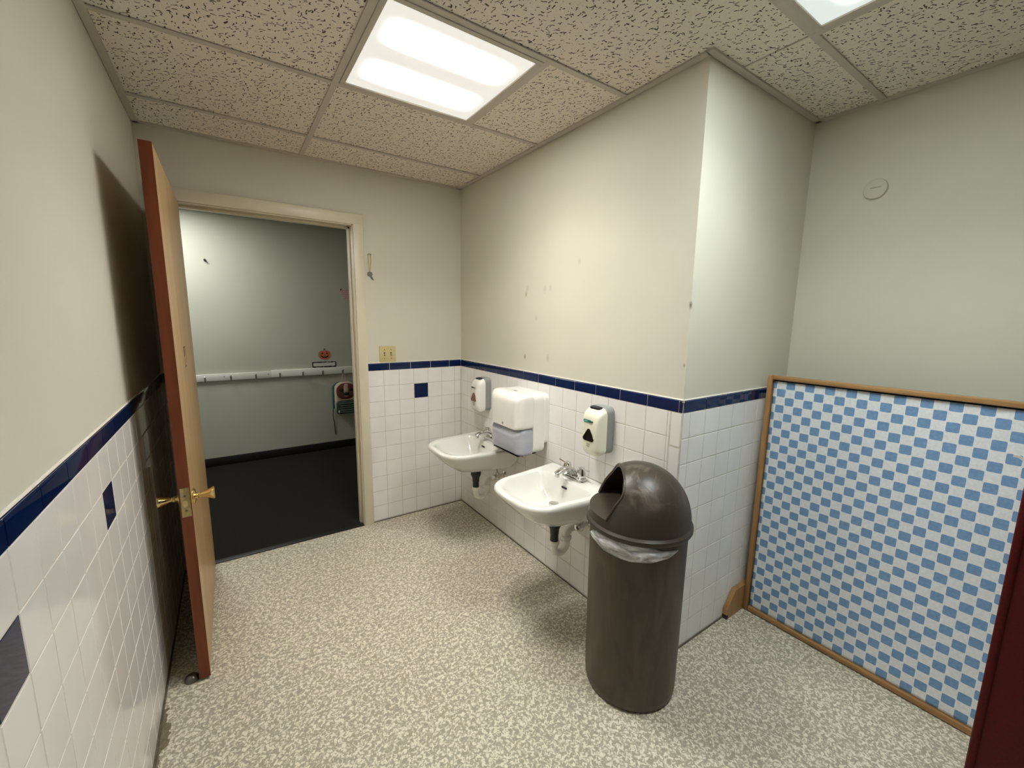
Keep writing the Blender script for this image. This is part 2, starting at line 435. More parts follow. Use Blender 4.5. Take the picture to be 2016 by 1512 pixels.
def wainscot(parent, fn, lo, hi, phase, bphase, blues=(), trim=None, z0=0.009):
    mb = MB(); rows = [ZB - PT * k for k in range(11)]; rows[-1] = z0
    hi2 = hi if trim is None else hi
    for j in range(10):
        for a, c in zip(*(lambda e: (e[:-1], e[1:]))(edges(lo, hi2, phase, PT))):
            mid = (a + c) / 2
            blue = j == 1 and any(abs(mid - q) < PT * .4 for q in blues)
            tile(mb, fn, a, c, rows[j + 1], rows[j], 1 if blue else 0)
    if trim:
        ta, tb = trim
        zz = ZB - 0.03
        e = [ZB] + [ZB - .152 * (k + .95) for k in range(7)] + [z0]
        for p, q in zip(e[:-1], e[1:]):
            if p - q > .01: tile(mb, fn, ta, tb, q, p, 0, ch=.004)
    full_lo = min(lo, trim[0]) if trim else lo; full_hi = max(hi, trim[1]) if trim else hi
    g = [fn(full_lo, 0, .0012), fn(full_hi, 0, .0012), fn(full_hi, ZB, .0012), fn(full_lo, ZB, .0012)]
    gb = [fn(full_lo, 0, .0058), fn(full_hi, 0, .0058), fn(full_hi, ZB, .0058), fn(full_lo, ZB, .0058)]
    mb.add(g + gb, [(0, 1, 2, 3), (4, 7, 6, 5), (0, 4, 5, 1), (1, 5, 6, 2), (2, 6, 7, 3), (3, 7, 4, 0)], 2)
    tag(mb.build('tile_wainscot', [M['tile'], M['blue'], M['grout']], parent), kind='structure')
    # navy bullnose cap, its top edge rounded back to the wall, with a bead of caulk
    cb = MB(); prof = [(0.0, ZB + .0012), (-.0005, ZT - .012), (.0006, ZT - .006), (.003, ZT - .002), (.0058, ZT)]
    for a, c in zip(*(lambda e: (e[:-1], e[1:]))(edges(full_lo, full_hi, bphase, .1525))):
        if c - a < .006: continue
        a += .001; c -= .001
        r0 = [fn(a + (.0008 if k < 3 else 0), z, d) for k, (d, z) in enumerate(prof)]; r1 = [fn(c - (.0008 if k < 3 else 0), z, d) for k, (d, z) in enumerate(prof)]
        n = len(prof); vs = r0 + r1 + [fn(a, ZB + .0012, .0058), fn(c, ZB + .0012, .0058)]
        fs = [(k, n + k, n + k + 1, k + 1) for k in range(n - 1)] + [tuple(range(n)) + (2 * n,), tuple(reversed(range(n, 2 * n))) + (2 * n + 1,), (0, 2 * n, 2 * n + 1, n)]
        cb.add(vs, fs, 0, True)
    g = [(fn(full_lo, ZB, .0016)), fn(full_hi, ZB, .0016), fn(full_hi, ZT - .004, .0016), fn(full_lo, ZT - .004, .0016)]
    gb = [(fn(full_lo, ZB, .0058)), fn(full_hi, ZB, .0058), fn(full_hi, ZT - .004, .0058), fn(full_lo, ZT - .004, .0058)]
    cb.add(g + gb, [(0, 1, 2, 3), (4, 7, 6, 5), (0, 4, 5, 1), (1, 5, 6, 2), (2, 6, 7, 3), (3, 7, 4, 0)], 1)
    cl = [fn(full_lo, ZT - .0012, .0022), fn(full_hi, ZT - .0012, .0022), fn(full_hi, ZT + .003, .0035), fn(full_lo, ZT + .003, .0035),
          fn(full_lo, ZT - .0012, .0062), fn(full_hi, ZT - .0012, .0062), fn(full_hi, ZT + .003, .0062), fn(full_lo, ZT + .003, .0062)]
    cb.add(cl, [(0, 1, 2, 3), (4, 7, 6, 5), (0, 4, 5, 1), (1, 5, 6, 2), (2, 6, 7, 3), (3, 7, 4, 0)], 2)
    tag(cb.build('tile_cap', [M['blue'], M['grout'], M['caulk']], parent), kind='structure')

wainscot(wall_back, lambda u, v, d: (u, d, v), -.704, 0.0, -.380, -.555, blues=(-.326,))
wainscot(wall_back, lambda u, v, d: (u, d, v), WX, -1.757, WX, WX)
wainscot(wall_right, lambda u, v, d: (d, u, v), RY + .055, 0.0, -.43, -.06, trim=(RY, RY + .055))
wainscot(wall_return, lambda u, v, d: (u, RY + d, v), 0.0, BX, .055, .007)
wainscot(wall_left, lambda u, v, d: (WX - d, u, v), YF, 0.0, -1.282, -1.777, blues=tuple(-1.336 + .6516 * k for k in (-4, -3, -2, -1, 0, 1)))
wainscot(wall_rear, lambda u, v, d: (BX + d, u, v), YF, RY, RY, RY)
# dark sealant line where the tile meets the floor
def bead(name, p, q, r=.004):
    return struct(MB().tube([p, q], r, 6).build(name, M['seal']))
M['seal'] = simple('grimy_sealant', (92, 84, 70), 0.8, var=0.4, nscale=25)
bead('trim_1', (-.70, -.001, .001), (0, -.001, .001)); bead('trim_2', (-.001, 0, .001), (-.001, RY, .001))
bead('trim_3', (0, RY - .001, .001), (BX, RY - .001, .001)); bead('trim_4', (WX + .001, 0, .001), (WX + .001, YF, .001), .005)

# ------------------------------------------------------------------ ceiling
b = MB(); rnd = random.Random(3)
def ctile(x0, x1, y0, y1, dz=0.0):
    b.box(x0 + .004, x1 - .004, y0 + .004, y1 - .004, H + .004 + dz, H + .02 + dz)
Y = [0.0] + TY + [YF]
rows = {0: [WX, TX[0], 0.0], 1: [WX, TX[0], 0.0], 2: [WX, TX[0], 'L', TX[1], 0.0], 3: [WX, TX[0], TX[2], BX], 4: [WX, TX[0], TX[1], 'L', TX[2], BX]}
for k in range(len(Y) - 1):
    r = rows.get(k, [WX, TX[0], TX[2], BX]); xs = [q for q in r if q != 'L']; i = 0
    seq = r; last = None; skip = False
    for q in seq:
        if q == 'L': skip = True; continue
        if last is not None and not skip: ctile(last, q, Y[k + 1], Y[k], rnd.uniform(0, .002))
        last = q; skip = False
ceiling = struct(b.build('ceiling', M['ceil']))
g = MB(); w = .012
for y in TY: g.box(WX, BX if y < RY else 0.0, y - w, y + w, H - .001, H + .003)
g.box(TX[0] - w, TX[0] + w, YF, 0, H - .0015, H + .0035)
g.box(TX[1] - w, TX[1] + w, TY[2], TY[1], H - .0015, H + .0035); g.box(TX[1] - w, TX[1] + w, TY[4], TY[3], H - .0015, H + .0035)
g.box(TX[2] - w, TX[2] + w, YF, TY[3], H - .0015, H + .0035)
for (x0, x1, y0, y1) in ((WX, 0, -.022, .004), (-.022, .004, RY - .0, 0), (-.022, BX, RY - .022, RY + .004), (BX - .022, BX + .004, YF, RY), (WX - .004, WX + .022, YF, 0), (WX, BX, YF, YF + .022)):
    g.box(x0, x1, y0, y1, H - .003, H + .0045)
tag(g.build('ceiling_grid', M['metal_paint'], ceiling), kind='structure')
tag(MB().box(WX - .1, BX + .1, YF - .1, .12, H + .1, H + .12).build('ceiling_light_block', M['metal_paint'], ceiling), kind='structure')  # unseen backing added above the tiles to keep stray light out

def fixture(cx, cy, cz, lens, label, loc_group=None, power=12.0, tint=(1, 1, 1), spread=125):
    r = empty('ceiling_light', (cx, cy, cz), label, 'ceiling light', loc_group)
    f = MB(); o = .2915; i = .272
    for (x0, x1, y0, y1) in ((-o, o, i, o), (-o, o, -o, -i), (-o, -i, -i, i), (i, o, -i, i)): f.box(x0, x1, y0, y1, -.004, .010, bevel=.0015)
    f.box(-o, o, -o, o, .055, .058)
    for (x0, x1, y0, y1) in ((-o, o, o - .002, o), (-o, o, -o, -o + .002), (-o, -o + .002, -o, o), (o - .002, o, -o, o)): f.box(x0, x1, y0, y1, .010, .055)
    f.build('frame', M['metal_paint'], r, world=False)
    MB().box(-i, i, -i, i, .001, .005).build('lens', M[lens], r, world=False)
    for sy in (-.128, .128):          # area lamps added just under the lens for its downward beam
        L = bpy.data.lights.new('lamp', 'AREA'); L.shape = 'RECTANGLE'; L.size = .40; L.size_y = .13
        L.energy = power; L.color = tint; L.spread = math.radians(spread)
        lo = bpy.data.objects.new('lamp', L); COL.objects.link(lo); lo.parent = r; lo.location = (0, sy, -.0015)
    return r
fixture((TX[0] + TX[1]) / 2, (TY[1] + TY[2]) / 2, H, 'lens_warm', 'square recessed ceiling light nearest the doorway, lens glowing with two bright bands', power=4.6, tint=(1.0, .965, .90))
fixture((TX[1] + TX[2]) / 2, (TY[3] + TY[4]) / 2, H, 'lens_cool', 'recessed ceiling light cut by the top edge above the wall corner, cooler white lens', power=4.0, tint=(.94, 1.0, .96))

# ------------------------------------------------------------------ door frame and door
b = MB()
# jambs (depth through the wall), stops and head
b.box(DX1, DX1 + .02, -.004, .124, 0, DZ + .02, bevel=.001); b.box(DX0 - .02, DX0, -.004, .124, 0, DZ + .02, bevel=.001)
b.box(DX0 - .02, DX1 + .02, -.004, .124, DZ, DZ + .02, bevel=.001)
b.box(DX1 - .012, DX1, .045, .085, 0, DZ, bevel=.001); b.box(DX0, DX0 + .012, .045, .085, 0, DZ, bevel=.001); b.box(DX0, DX1, .045, .085, DZ - .012, DZ, bevel=.001)
frame = struct(b.build('trim_5', M['trim']))
c = MB(); cw = .066; mit = .006
c.box(DX1 + mit, DX1 + cw + mit - .003, -.014, T, 0, DZ + mit + .06, bevel=.004); c.box(DX0 - cw, DX0 - mit, -.014, T, 0, DZ + mit + .06, bevel=.004)
c.box(DX0 - cw, DX1 + cw + .003, -.0145, T, DZ + mit, DZ + mit + cw, bevel=.004)
tag(c.build('casing', M['trim'], frame), kind='structure')
c = MB(); c.box(DX1 + mit, DX1 + cw, .12, .134, 0, DZ + mit + cw); c.box(DX0 - cw, DX0 - mit, .12, .134, 0, DZ + mit + cw); c.box(DX0 - cw, DX1 + cw, .12, .134, DZ + mit, DZ + mit + cw)
tag(c.build('hall_casing', M['trim'], frame), kind='structure')
struct(MB().box(DX0, DX1, -.012, .03, 0, .006, bevel=.002).build('trim_6', M['black_base']))

LX0, LX1, LY0, LY1, LZ0, LZ1 = -1.667, -1.632, -.955, -.02, .012, 2.022
door = empty('door_1', (-1.667, -.012, 0), kind='structure')
MB().box(LX0, LX1, LY0 + .002, LY1, LZ0, LZ1).build('slab', M['veneer'], door)
tag(MB().box(LX0 - .0006, LX1 + .0006, LY0 - .001, LY0 + .003, LZ0, LZ1).build('edge_band', M['edge'], door), label='red-brown latch edge')
KZ, KY = .757, LY0 + .062
b = MB(); b.box(LX0 + .004, LX1 - .002, LY0 - .0035, LY0 - .0008, .702, .816, bevel=.001)
lp = b.build('latch_plate', M['brass_dull'], door)
b = MB(); b.prism(rrect(LX0 + .010, LX1 - .010, KZ - .013, KZ + .013, .007), lambda u, v, d: (u, d, v), LY0 - .009, LY0 - .003); b.build('latch_bolt', M['brass'], lp)
for dz in (.028, -.030):
    MB().lathe([(.0001, LY0 - .0052), (.004, LY0 - .0050), (.0045, LY0 - .0030)], ((LX0 + LX1) / 2, 0, KZ + dz), 'Y', 14).build('screw', M['steel'], lp)
for s, x in ((1, LX1), (-1, LX0)):
    pr = [(.031, 0), (.031, .004), (.026, .010), (.013, .013), (.010, .018), (.012, .022), (.012, .027), (.009, .030), (.010, .036), (.015, .050), (.020, .064), (.024, .072), (.024, .076), (.022, .078), (.0001, .0785)]
    MB().lathe([(r, x + s * h * .92) for r, h in pr], (0, KY, KZ), 'X', 32).build('door_knob', M['brass'], door)
for hz in (.25, 1.05, 1.83):
    MB().lathe([(.006, hz - .045), (.0075, hz - .043), (.0075, hz + .043), (.006, hz + .045)], (LX0 - .004, LY1 + .006, 0), 'Z', 12).build('hinge', M['brass_dull'], door)
b = MB()   # leftover tape marks on the door face
for (y0, y1, z0, z1) in ((-.585, -.580, 1.23, 1.32), (-.60, -.515, 1.316, 1.320), (-.60, -.52, 1.232, 1.236), (-.519, -.514, 1.245, 1.318), (-.575, -.555, 1.28, 1.316)):
    b.box(LX1, LX1 + .0006, y0, y1, z0, z1)
tag(b.build('tape_residue', M['ink'], door), label='dark tape residue')

# floor door stop
b = MB(); b.lathe([(.024, 0), (.024, .006), (.022, .014), (.016, .022), (.008, .026), (.0001, .027)], (-1.6945, -.925, 0), 'Z', 24)
ds = empty('door_stop', (-1.6945, -.925, 0), 'small round metal floor stop at the foot of the open door', 'door stop')
b.build('dome', M['steel'], ds)
MB().box(-1.672, -1.669, -.938, -.912, .002, .02, bevel=.001).build('bumper', M['black'], ds)

# ------------------------------------------------------------------ hall beyond the door
HX0, HX1 = -3.6, 1.2
struct(MB().box(HX0, HX1, 0, HY + .1, -.1, 0).build('floor_hall', M['carpet']))
wall('wall_hall', (HX0, HX1, HY, HY + .1, 0, H + .1), M['hall_paint'])
wall('wall_hall_left', (HX0 - .1, HX0, .12, HY + .1, 0, H + .1), M['hall_paint'])
wall('wall_hall_right', (HX1, HX1 + .1, .12, HY + .1, 0, H + .1), M['hall_paint'])
wall('wall_hall_near_left', (HX0, WX - .11, .06, .12, 0, H + .1), M['hall_paint'])
wall('wall_hall_near_right', (.1, HX1, .06, .12, 0, H + .1), M['hall_paint'])
struct(MB().box(HX0, HX1, .12, HY, H + .006, H + .05).build('ceiling_hall', M['ceil']))
struct(MB().box(HX0, HX1, HY - .006, HY, 0, .085, bevel=.002).build('baseboard_hall', M['black_base']))
hl = fixture(-1.98, 1.36, H, 'lens_hall', 'recessed ceiling light in the hall, out of sight above the doorway', power=8.5, tint=(1.0, 1.0, .95), spread=180)

def rail(x0, x1, z0, z1, hooks, screws, label):
    r = empty('coat_rail', ((x0 + x1) / 2, HY, (z0 + z1) / 2), label, 'coat rail')
    MB().box(x0, x1, HY - .020, HY, z0, z1, bevel=.003).build('board', M['rail'], r)
    for hx in hooks:
        h = MB(); zc = .868; y = HY - .020
        h.box(hx - .007, hx + .007, y - .002, y, zc - .026, zc + .012, bevel=.0008)
        h.tube([(hx, y - .001, zc + .008), (hx, y - .018, zc + .016), (hx, y - .036, zc + .014), (hx, y - .044, zc + .020)], [.0032, .003, .003, .0042], 8)
        h.tube([(hx, y - .001, zc - .018), (hx, y - .012, zc - .030), (hx, y - .024, zc - .028), (hx, y - .028, zc - .016)], [.0032, .003, .003, .004], 8)
        h.build('hook', M['steel'], r)
    for sx in screws:
        MB().lathe([(.005, HY - .0205), (.0045, HY - .0225), (.0001, HY - .023)], (sx, 0, (z0 + z1) / 2 + .005), 'Y', 10).build('screw', M['steel'], r)
rail(-2.55, -1.1385, .838, .904, [-2.09, -1.885, -1.679, -1.476, -1.27], [-1.53, -1.16], 'white coat board with wire hooks on the hall wall, left length nearer the open door')
rail(-1.1375, .6, .842, .914, [-1.061, -.849, -.656, -.453, -.25], [], 'white coat board on the hall wall, right length that carries the backpack')

# pumpkin cut-out
def flat(o, mb, mat, name, parent): return mb.build(name, mat, parent)
hw = lambda u, v, d: (u, HY - d, v)
pk = empty('pumpkin_cutout', (-.625, HY, 1.0), 'orange smiling pumpkin paper cutout above the white coat board', 'wall decoration')
def pumpkin_outline(cx, cz, rx, rz, n=48):
    return [(cx + rx * math.cos(a) * (1 + .035 * abs(math.sin(3 * a))), cz + rz * math.sin(a) * (1 - .10 * max(0, math.cos(a * 2 + PI)) * (math.sin(a) > 0))) for a in [2 * PI * k / n for k in range(n)]]
MB().prism(pumpkin_outline(-.625, 1.053, .060, .053), hw, 0, .002).build('paper', simple('orange_paper', (190, 108, 76), 0.8), pk)
MB().prism([(-.632, 1.104), (-.618, 1.104), (-.616, 1.118), (-.628, 1.122)], hw, 0, .002).build('stem', simple('brown_paper', (88, 82, 50), 0.8), pk)
fm = simple('black_paper', (30, 22, 18), 0.8)
for ex in (-.648, -.602): MB().prism([(ex - .011, 1.060), (ex + .011, 1.060), (ex, 1.080)], hw, .002, .003).build('eye', fm, pk)
MB().prism([(-.632, 1.050), (-.618, 1.050), (-.625, 1.060)], hw, .002, .003).build('nose', fm, pk)
sm = [(-.625 + .04 * math.cos(a), 1.047 + .028 * math.sin(a)) for a in [PI + PI * k / 12 for k in range(13)]] + [(-.625 + .032 * math.cos(a), 1.047 + .014 * math.sin(a)) for a in [2 * PI - PI * k / 12 for k in range(13)]]
MB().prism(sm, hw, .002, .003).build('mouth', fm, pk)
for k in (-.03, -.012, .012, .03):
    MB().tube([(-.625 + k * 1.0, HY - .0023, 1.099), (-.625 + k * 1.45, HY - .0023, 1.053), (-.625 + k * 1.0, HY - .0023, 1.008)], .0006, 5).build('rib_line', simple('rust_ink', (160, 74, 44), 0.8), pk)

# name card
nc = empty('name_card', (-.6315, HY, .914), 'small white card with a black patterned border above the coat board', 'sign')
cy_ = (.916, .982)
MB().prism([(-.752, .916), (-.512, .920), (-.512, .982), (-.752, .984)], hw, 0, .0015).build('card', simple('white_card', (206, 204, 196), 0.7), nc)
b = MB(); rr = random.Random(5)
for k in range(26):
    u = -.748 + .232 * (k + .5) / 26
    for vv in (.9245, .9735):
        s = rr.uniform(.0045, .0075); b.prism(rrect(u - s, u + s * .8, vv - s * rr.uniform(.7, 1.1), vv + s, .0015, 2), hw, .0015, .0022)
for k in range(6):
    v = .930 + .038 * (k + .5) / 6
    for uu in (-.747, -.518):
        s = rr.uniform(.0045, .0065); b.prism(rrect(uu - s, uu + s, v - s * .7, v + s * .8, .0015, 2), hw, .0015, .0022)
b.build('border', fm, nc)
b = MB()
for u0, h in ((-.665, .008), (-.640, .014), (-.628, .008), (-.612, .010)):
    b.tube([(u0, HY - .002, .942), (u0 + .004, HY - .002, .942 + h), (u0 + .010, HY - .002, .942 + h * .4)], .0007, 5)
b.build('handwriting', M['grey_ink'], nc)

# heart card
hc = empty('heart_card', (-.36, HY, 1.70), 'pink heart shaped paper card half hidden by the door frame', 'wall decoration')
hp = []
for k in range(40):
    a = 2 * PI * k / 40; hx = 16 * math.sin(a) ** 3; hz = 13 * math.cos(a) - 5 * math.cos(2 * a) - 2 * math.cos(3 * a) - math.cos(4 * a)
    x, z = hx * .0056, hz * .0050; ca, sa = math.cos(-.18), math.sin(-.18)
    hp.append((-.362 + x * ca - z * sa, 1.700 + x * sa + z * ca))
MB().prism(hp, hw, -.0005, .002).build('paper', simple('pink_paper', (204, 172, 168), 0.8), hc)
b = MB()
for k, (u0, u1) in enumerate(((-.425, -.31), (-.425, -.30), (-.42, -.31), (-.41, -.32), (-.40, -.34))):
    z = 1.735 - .02 * k
    pts = [(u0 + (u1 - u0) * q / 12, HY - .0025, z + .012 * q / 12 + .0025 * (q % 2)) for q in range(13)]; b.tube(pts, .001, 5)
b.build('handwriting', simple('maroon_ink', (122, 78, 80), 0.8), hc)
MB().prism([(-.44, 1.742), (-.425, 1.736), (-.418, 1.755), (-.432, 1.752)], hw, .002, .004).build('bow', fm, hc)

# wall hook knob / dark screw high on hall wall
b = MB(); b.lathe([(.010, HY), (.010, HY - .008), (.006, HY - .012), (.005, HY - .022), (.009, HY - .026), (.009, HY - .030), (.0001, HY - .031)], (-1.594, 0, 1.953), 'Y', 16)
tag(b.build('wall_peg', M['black']), 'small dark peg high on the hall wall seen through the doorway', 'peg')

# backpack on its hook
bp_ = empty('backpack', (-.447, HY, .40), 'small child backpack with an animal face hanging from the coat board', 'backpack')
cream = simple('cream_canvas', (186, 166, 146), 0.9, bump=.2); brown = simple('maroon_brown_canvas', (92, 46, 40), 0.9, bump=.2); tealc = simple('teal_webbing', (34, 92, 92), 0.8)
def bulge(cx, cz, wx, wz, y0, depth, rad, n=48, exp=1.0):
    base = resample(rrect(cx - wx, cx + wx, cz - wz, cz + wz, rad, 8), n); rings = []
    for s, t in ((1, 0), (1.02, .35), (.98, .7), (.88, .92), (.6, 1.0), (.2, 1.02)):
        rings.append([(cx + (u - cx) * s, y0 - depth * t, cz + (v - cz) * s) for u, v in base])
    return rings
PX = -.447
MB().loft(bulge(PX, .575, .108, .175, HY - .022, .085, .075)).build('body', cream, bp_)
MB().loft(bulge(PX, .655, .098, .088, HY - .098, .016, .080)).build('face_panel', brown, bp_)
f1 = MB().loft(bulge(PX, .482, .106, .072, HY - .098, .038, .035)).build('front_pocket', simple('dark_green_canvas', (48, 58, 54), 0.9, bump=.2), bp_)
for k in range(5):
    z = .432 + k * .024
    MB().tube([(PX - .100, HY - .118, z), (PX - .085, HY - .130, z), (PX - .06, HY - .1372, z), (PX, HY - .139, z - .002), (PX + .06, HY - .1372, z), (PX + .085, HY - .130, z), (PX + .100, HY - .118, z)], .0028, 6).build('stripe', simple('pale_green_thread', (126, 146, 138), 0.9), f1)
MB().loft(bulge(PX, .665, .024, .07, HY - .108, .010, .02)).build('blaze', cream, bp_)
for ex in (-.052, .052):
    MB().lathe([(.020, HY - .108), (.018, HY - .117), (.0001, HY - .120)], (PX + ex, 0, .672), 'Y', 18).build('eye_patch', simple('dark_brown_felt', (52, 28, 26), 0.9), bp_)
    MB().lathe([(.007, HY - .117), (.006, HY - .123), (.0001, HY - .125)], (PX + ex * .9, 0, .674), 'Y', 12).build('eye', M['black'], bp_)
MB().loft(bulge(PX, .628, .026, .019, HY - .108, .014, .014)).build('nose', M['black'], bp_)
MB().tube([(PX - .098, HY - .105, .600), (PX - .06, HY - .113, .568), (PX, HY - .116, .558), (PX + .06, HY - .113, .568), (PX + .098, HY - .105, .600)], .004, 8).build('zipper', simple('tan_zip', (150, 128, 98), 0.7), bp_)
MB().tube([(PX - .026, HY - .04, .745), (PX - .018, HY - .045, .80), (PX - .006, HY - .055, .846), (PX + .002, HY - .055, .846), (PX + .014, HY - .045, .80), (PX + .024, HY - .04, .745)], .0045, 8).build('hang_loop', cream, bp_)
b = MB(); b.box(PX - .128, PX - .104, HY - .05, HY - .012, .46, .70, bevel=.008); b.tube([(PX - .12, HY - .03, .70), (PX - .09, HY - .03, .735), (PX - .05, HY - .03, .748)], .009, 8)
b.build('shoulder_strap', tealc, bp_)
MB().tube([(PX - .122, HY - .025, .47), (PX - .128, HY - .012, .38), (PX - .118, HY - .008, .28), (PX - .112, HY - .006, .17)], .004, 6).build('strap_tail', simple('dark_webbing', (62, 66, 60), 0.9), bp_)
b = MB(); b.box(PX - .092, PX - .080, HY - .142, HY - .13, .425, .455, bevel=.003); b.build('zip_pull', simple('white_zip_pull', (206, 204, 200), 0.5), bp_)

# ------------------------------------------------------------------ switch plate, key, cover disc
sp = empty('light_switch', (-.5635, 0, 1.2065), 'ivory double toggle switch plate above the navy tile beside the door frame', 'light switch')
b = MB(); b.box(-.620, -.507, 0, T, 1.1505, 1.2625, bevel=.0028); b.build('plate', M['ivory_plate'], sp)
for x in (-.587, -.541):
    MB().box(x - .005, x + .005, -.0006, .001, 1.194, 1.219).build('toggle_slot', M['ink'], sp)
    b = MB(); b.loft([[(x - .0036, -.0005, z) for z in (1.203, 1.203)]] if False else [[(x + dx, -.0005, 1.2005 + dz) for dx, dz in ((-.0038, -.004), (.0038, -.004), (.0038, .007), (-.0038, .007))], [(x + dx, -.011, 1.209 + dz) for dx, dz in ((-.003, -.003), (.003, -.003), (.003, .004), (-.003, .004))]], smooth=False)
    b.build('toggle', M['ivory_plate'], sp)
    for z in (1.176, 1.237): MB().lathe([(.0032, 0), (.003, -.0012), (.0001, -.0016)], (x, 0, z), 'Y', 12).build('screw', M['ink'], sp)

kx = -.668
b = MB()
for dx in (-.007, .008):
    n_ = b.tube([(kx + dx, T, 1.860), (kx + dx, -.014, 1.862)], .0016, 8); b.lathe([(.0028, -.0135), (.0028, -.015), (.0001, -.0152)], (kx + dx, 0, 1.862), 'Y', 10)
nl = b.build('nail_pair', M['steel']); tag(nl, 'two small nails in the wall holding up the key cord', 'nail')
ky = empty('key', (kx, 0, 1.70), 'door key on a yellow cord hung beside the door frame', 'key')
MB().tube([(kx - .008, -.008, 1.8645), (kx + .002, -.008, 1.866), (kx + .010, -.008, 1.8645), (kx + .010, -.006, 1.82), (kx + .006, -.005, 1.775), (kx + .003, -.0045, 1.752), (kx - .002, -.0045, 1.775), (kx - .006, -.006, 1.82), (kx - .008, -.008, 1.8645)], .0018, 8).build('cord', M['yellow'], ky)
bow = [(kx + .002 + .017 * math.cos(a), 1.738 + .015 * math.sin(a)) for a in [2 * PI * k / 20 for k in range(20)]]
MB().prism(bow, lambda u, v, d: (u, -d, v), -.0, .003).build('bow', M['steel'], ky)
MB().prism([(kx + .002, 1.728), (kx + .010, 1.732), (kx + .026, 1.702), (kx + .022, 1.698), (kx + .020, 1.703), (kx + .016, 1.702), (kx + .014, 1.708), (kx + .010, 1.708)], lambda u, v, d: (u, -d, v), 0, .0025).build('blade', M['steel'], ky)

b = MB(); b.lathe([(.042, BX + T), (.042, BX - .001), (.040, BX - .006), (.034, BX - .0085), (.0001, BX - .0095)], (0, -2.166, 2.031), 'X', 40)
dc = empty('cover_plate', (BX, -2.166, 2.031), 'round painted blank cover high on the wall above the checked screen', 'cover plate')
b.build('disc', M['disc'], dc)
MB().box(BX - .0102, BX - .0085, -2.186, -2.150, 2.034, 2.0365).build('slot', simple('shaded_groove', (150, 146, 130), 0.6), dc)

# ------------------------------------------------------------------ sinks (local origin: wall, floor level, centre of the sink)
def outline(xb, xf, hb, hf, rb, rf, bow=0.0, n=112):
    """plan outline in (distance from wall d, offset y), starting at the middle of the back"""
    pts = [(xb, 0.0)]
    def corner(p, a, c, r):
        p, a, c = Vector(p), Vector(a), Vector(c); A = p + (a - p).normalized() * r; B = p + (c - p).normalized() * r
        return [tuple((1 - t) ** 2 * A + 2 * t * (1 - t) * p + t * t * B) for t in [k / 10 for k in range(11)]]
    P = [(xb, hb), (xf, hf), (xf, -hf), (xb, -hb)]
    pts += corner(P[0], (xb, 0), P[1], rb) + corner(P[1], P[0], (xf, 0), rf)
    pts += corner(P[2], (xf, 0), P[3], rf) + corner(P[3], P[2], (xb, 0), rb)
    out = []
    for d, y in resample(pts, n):
        k = max(0.0, (d - xb) / (xf - xb)) ** 3
        out.append((d + bow * k * (1 - min(1, abs(y) / max(hf, 1e-6)) ** 2), y))
    return out
def ring(o, z): return [(-d, y, z if not callable(z) else z(d, y)) for d, y in o]
def circ(d0, r, z, n=112): return [(-(d0 - r * math.cos(2 * PI * k / n)), r * math.sin(2 * PI * k / n), z) for k in range(n)]

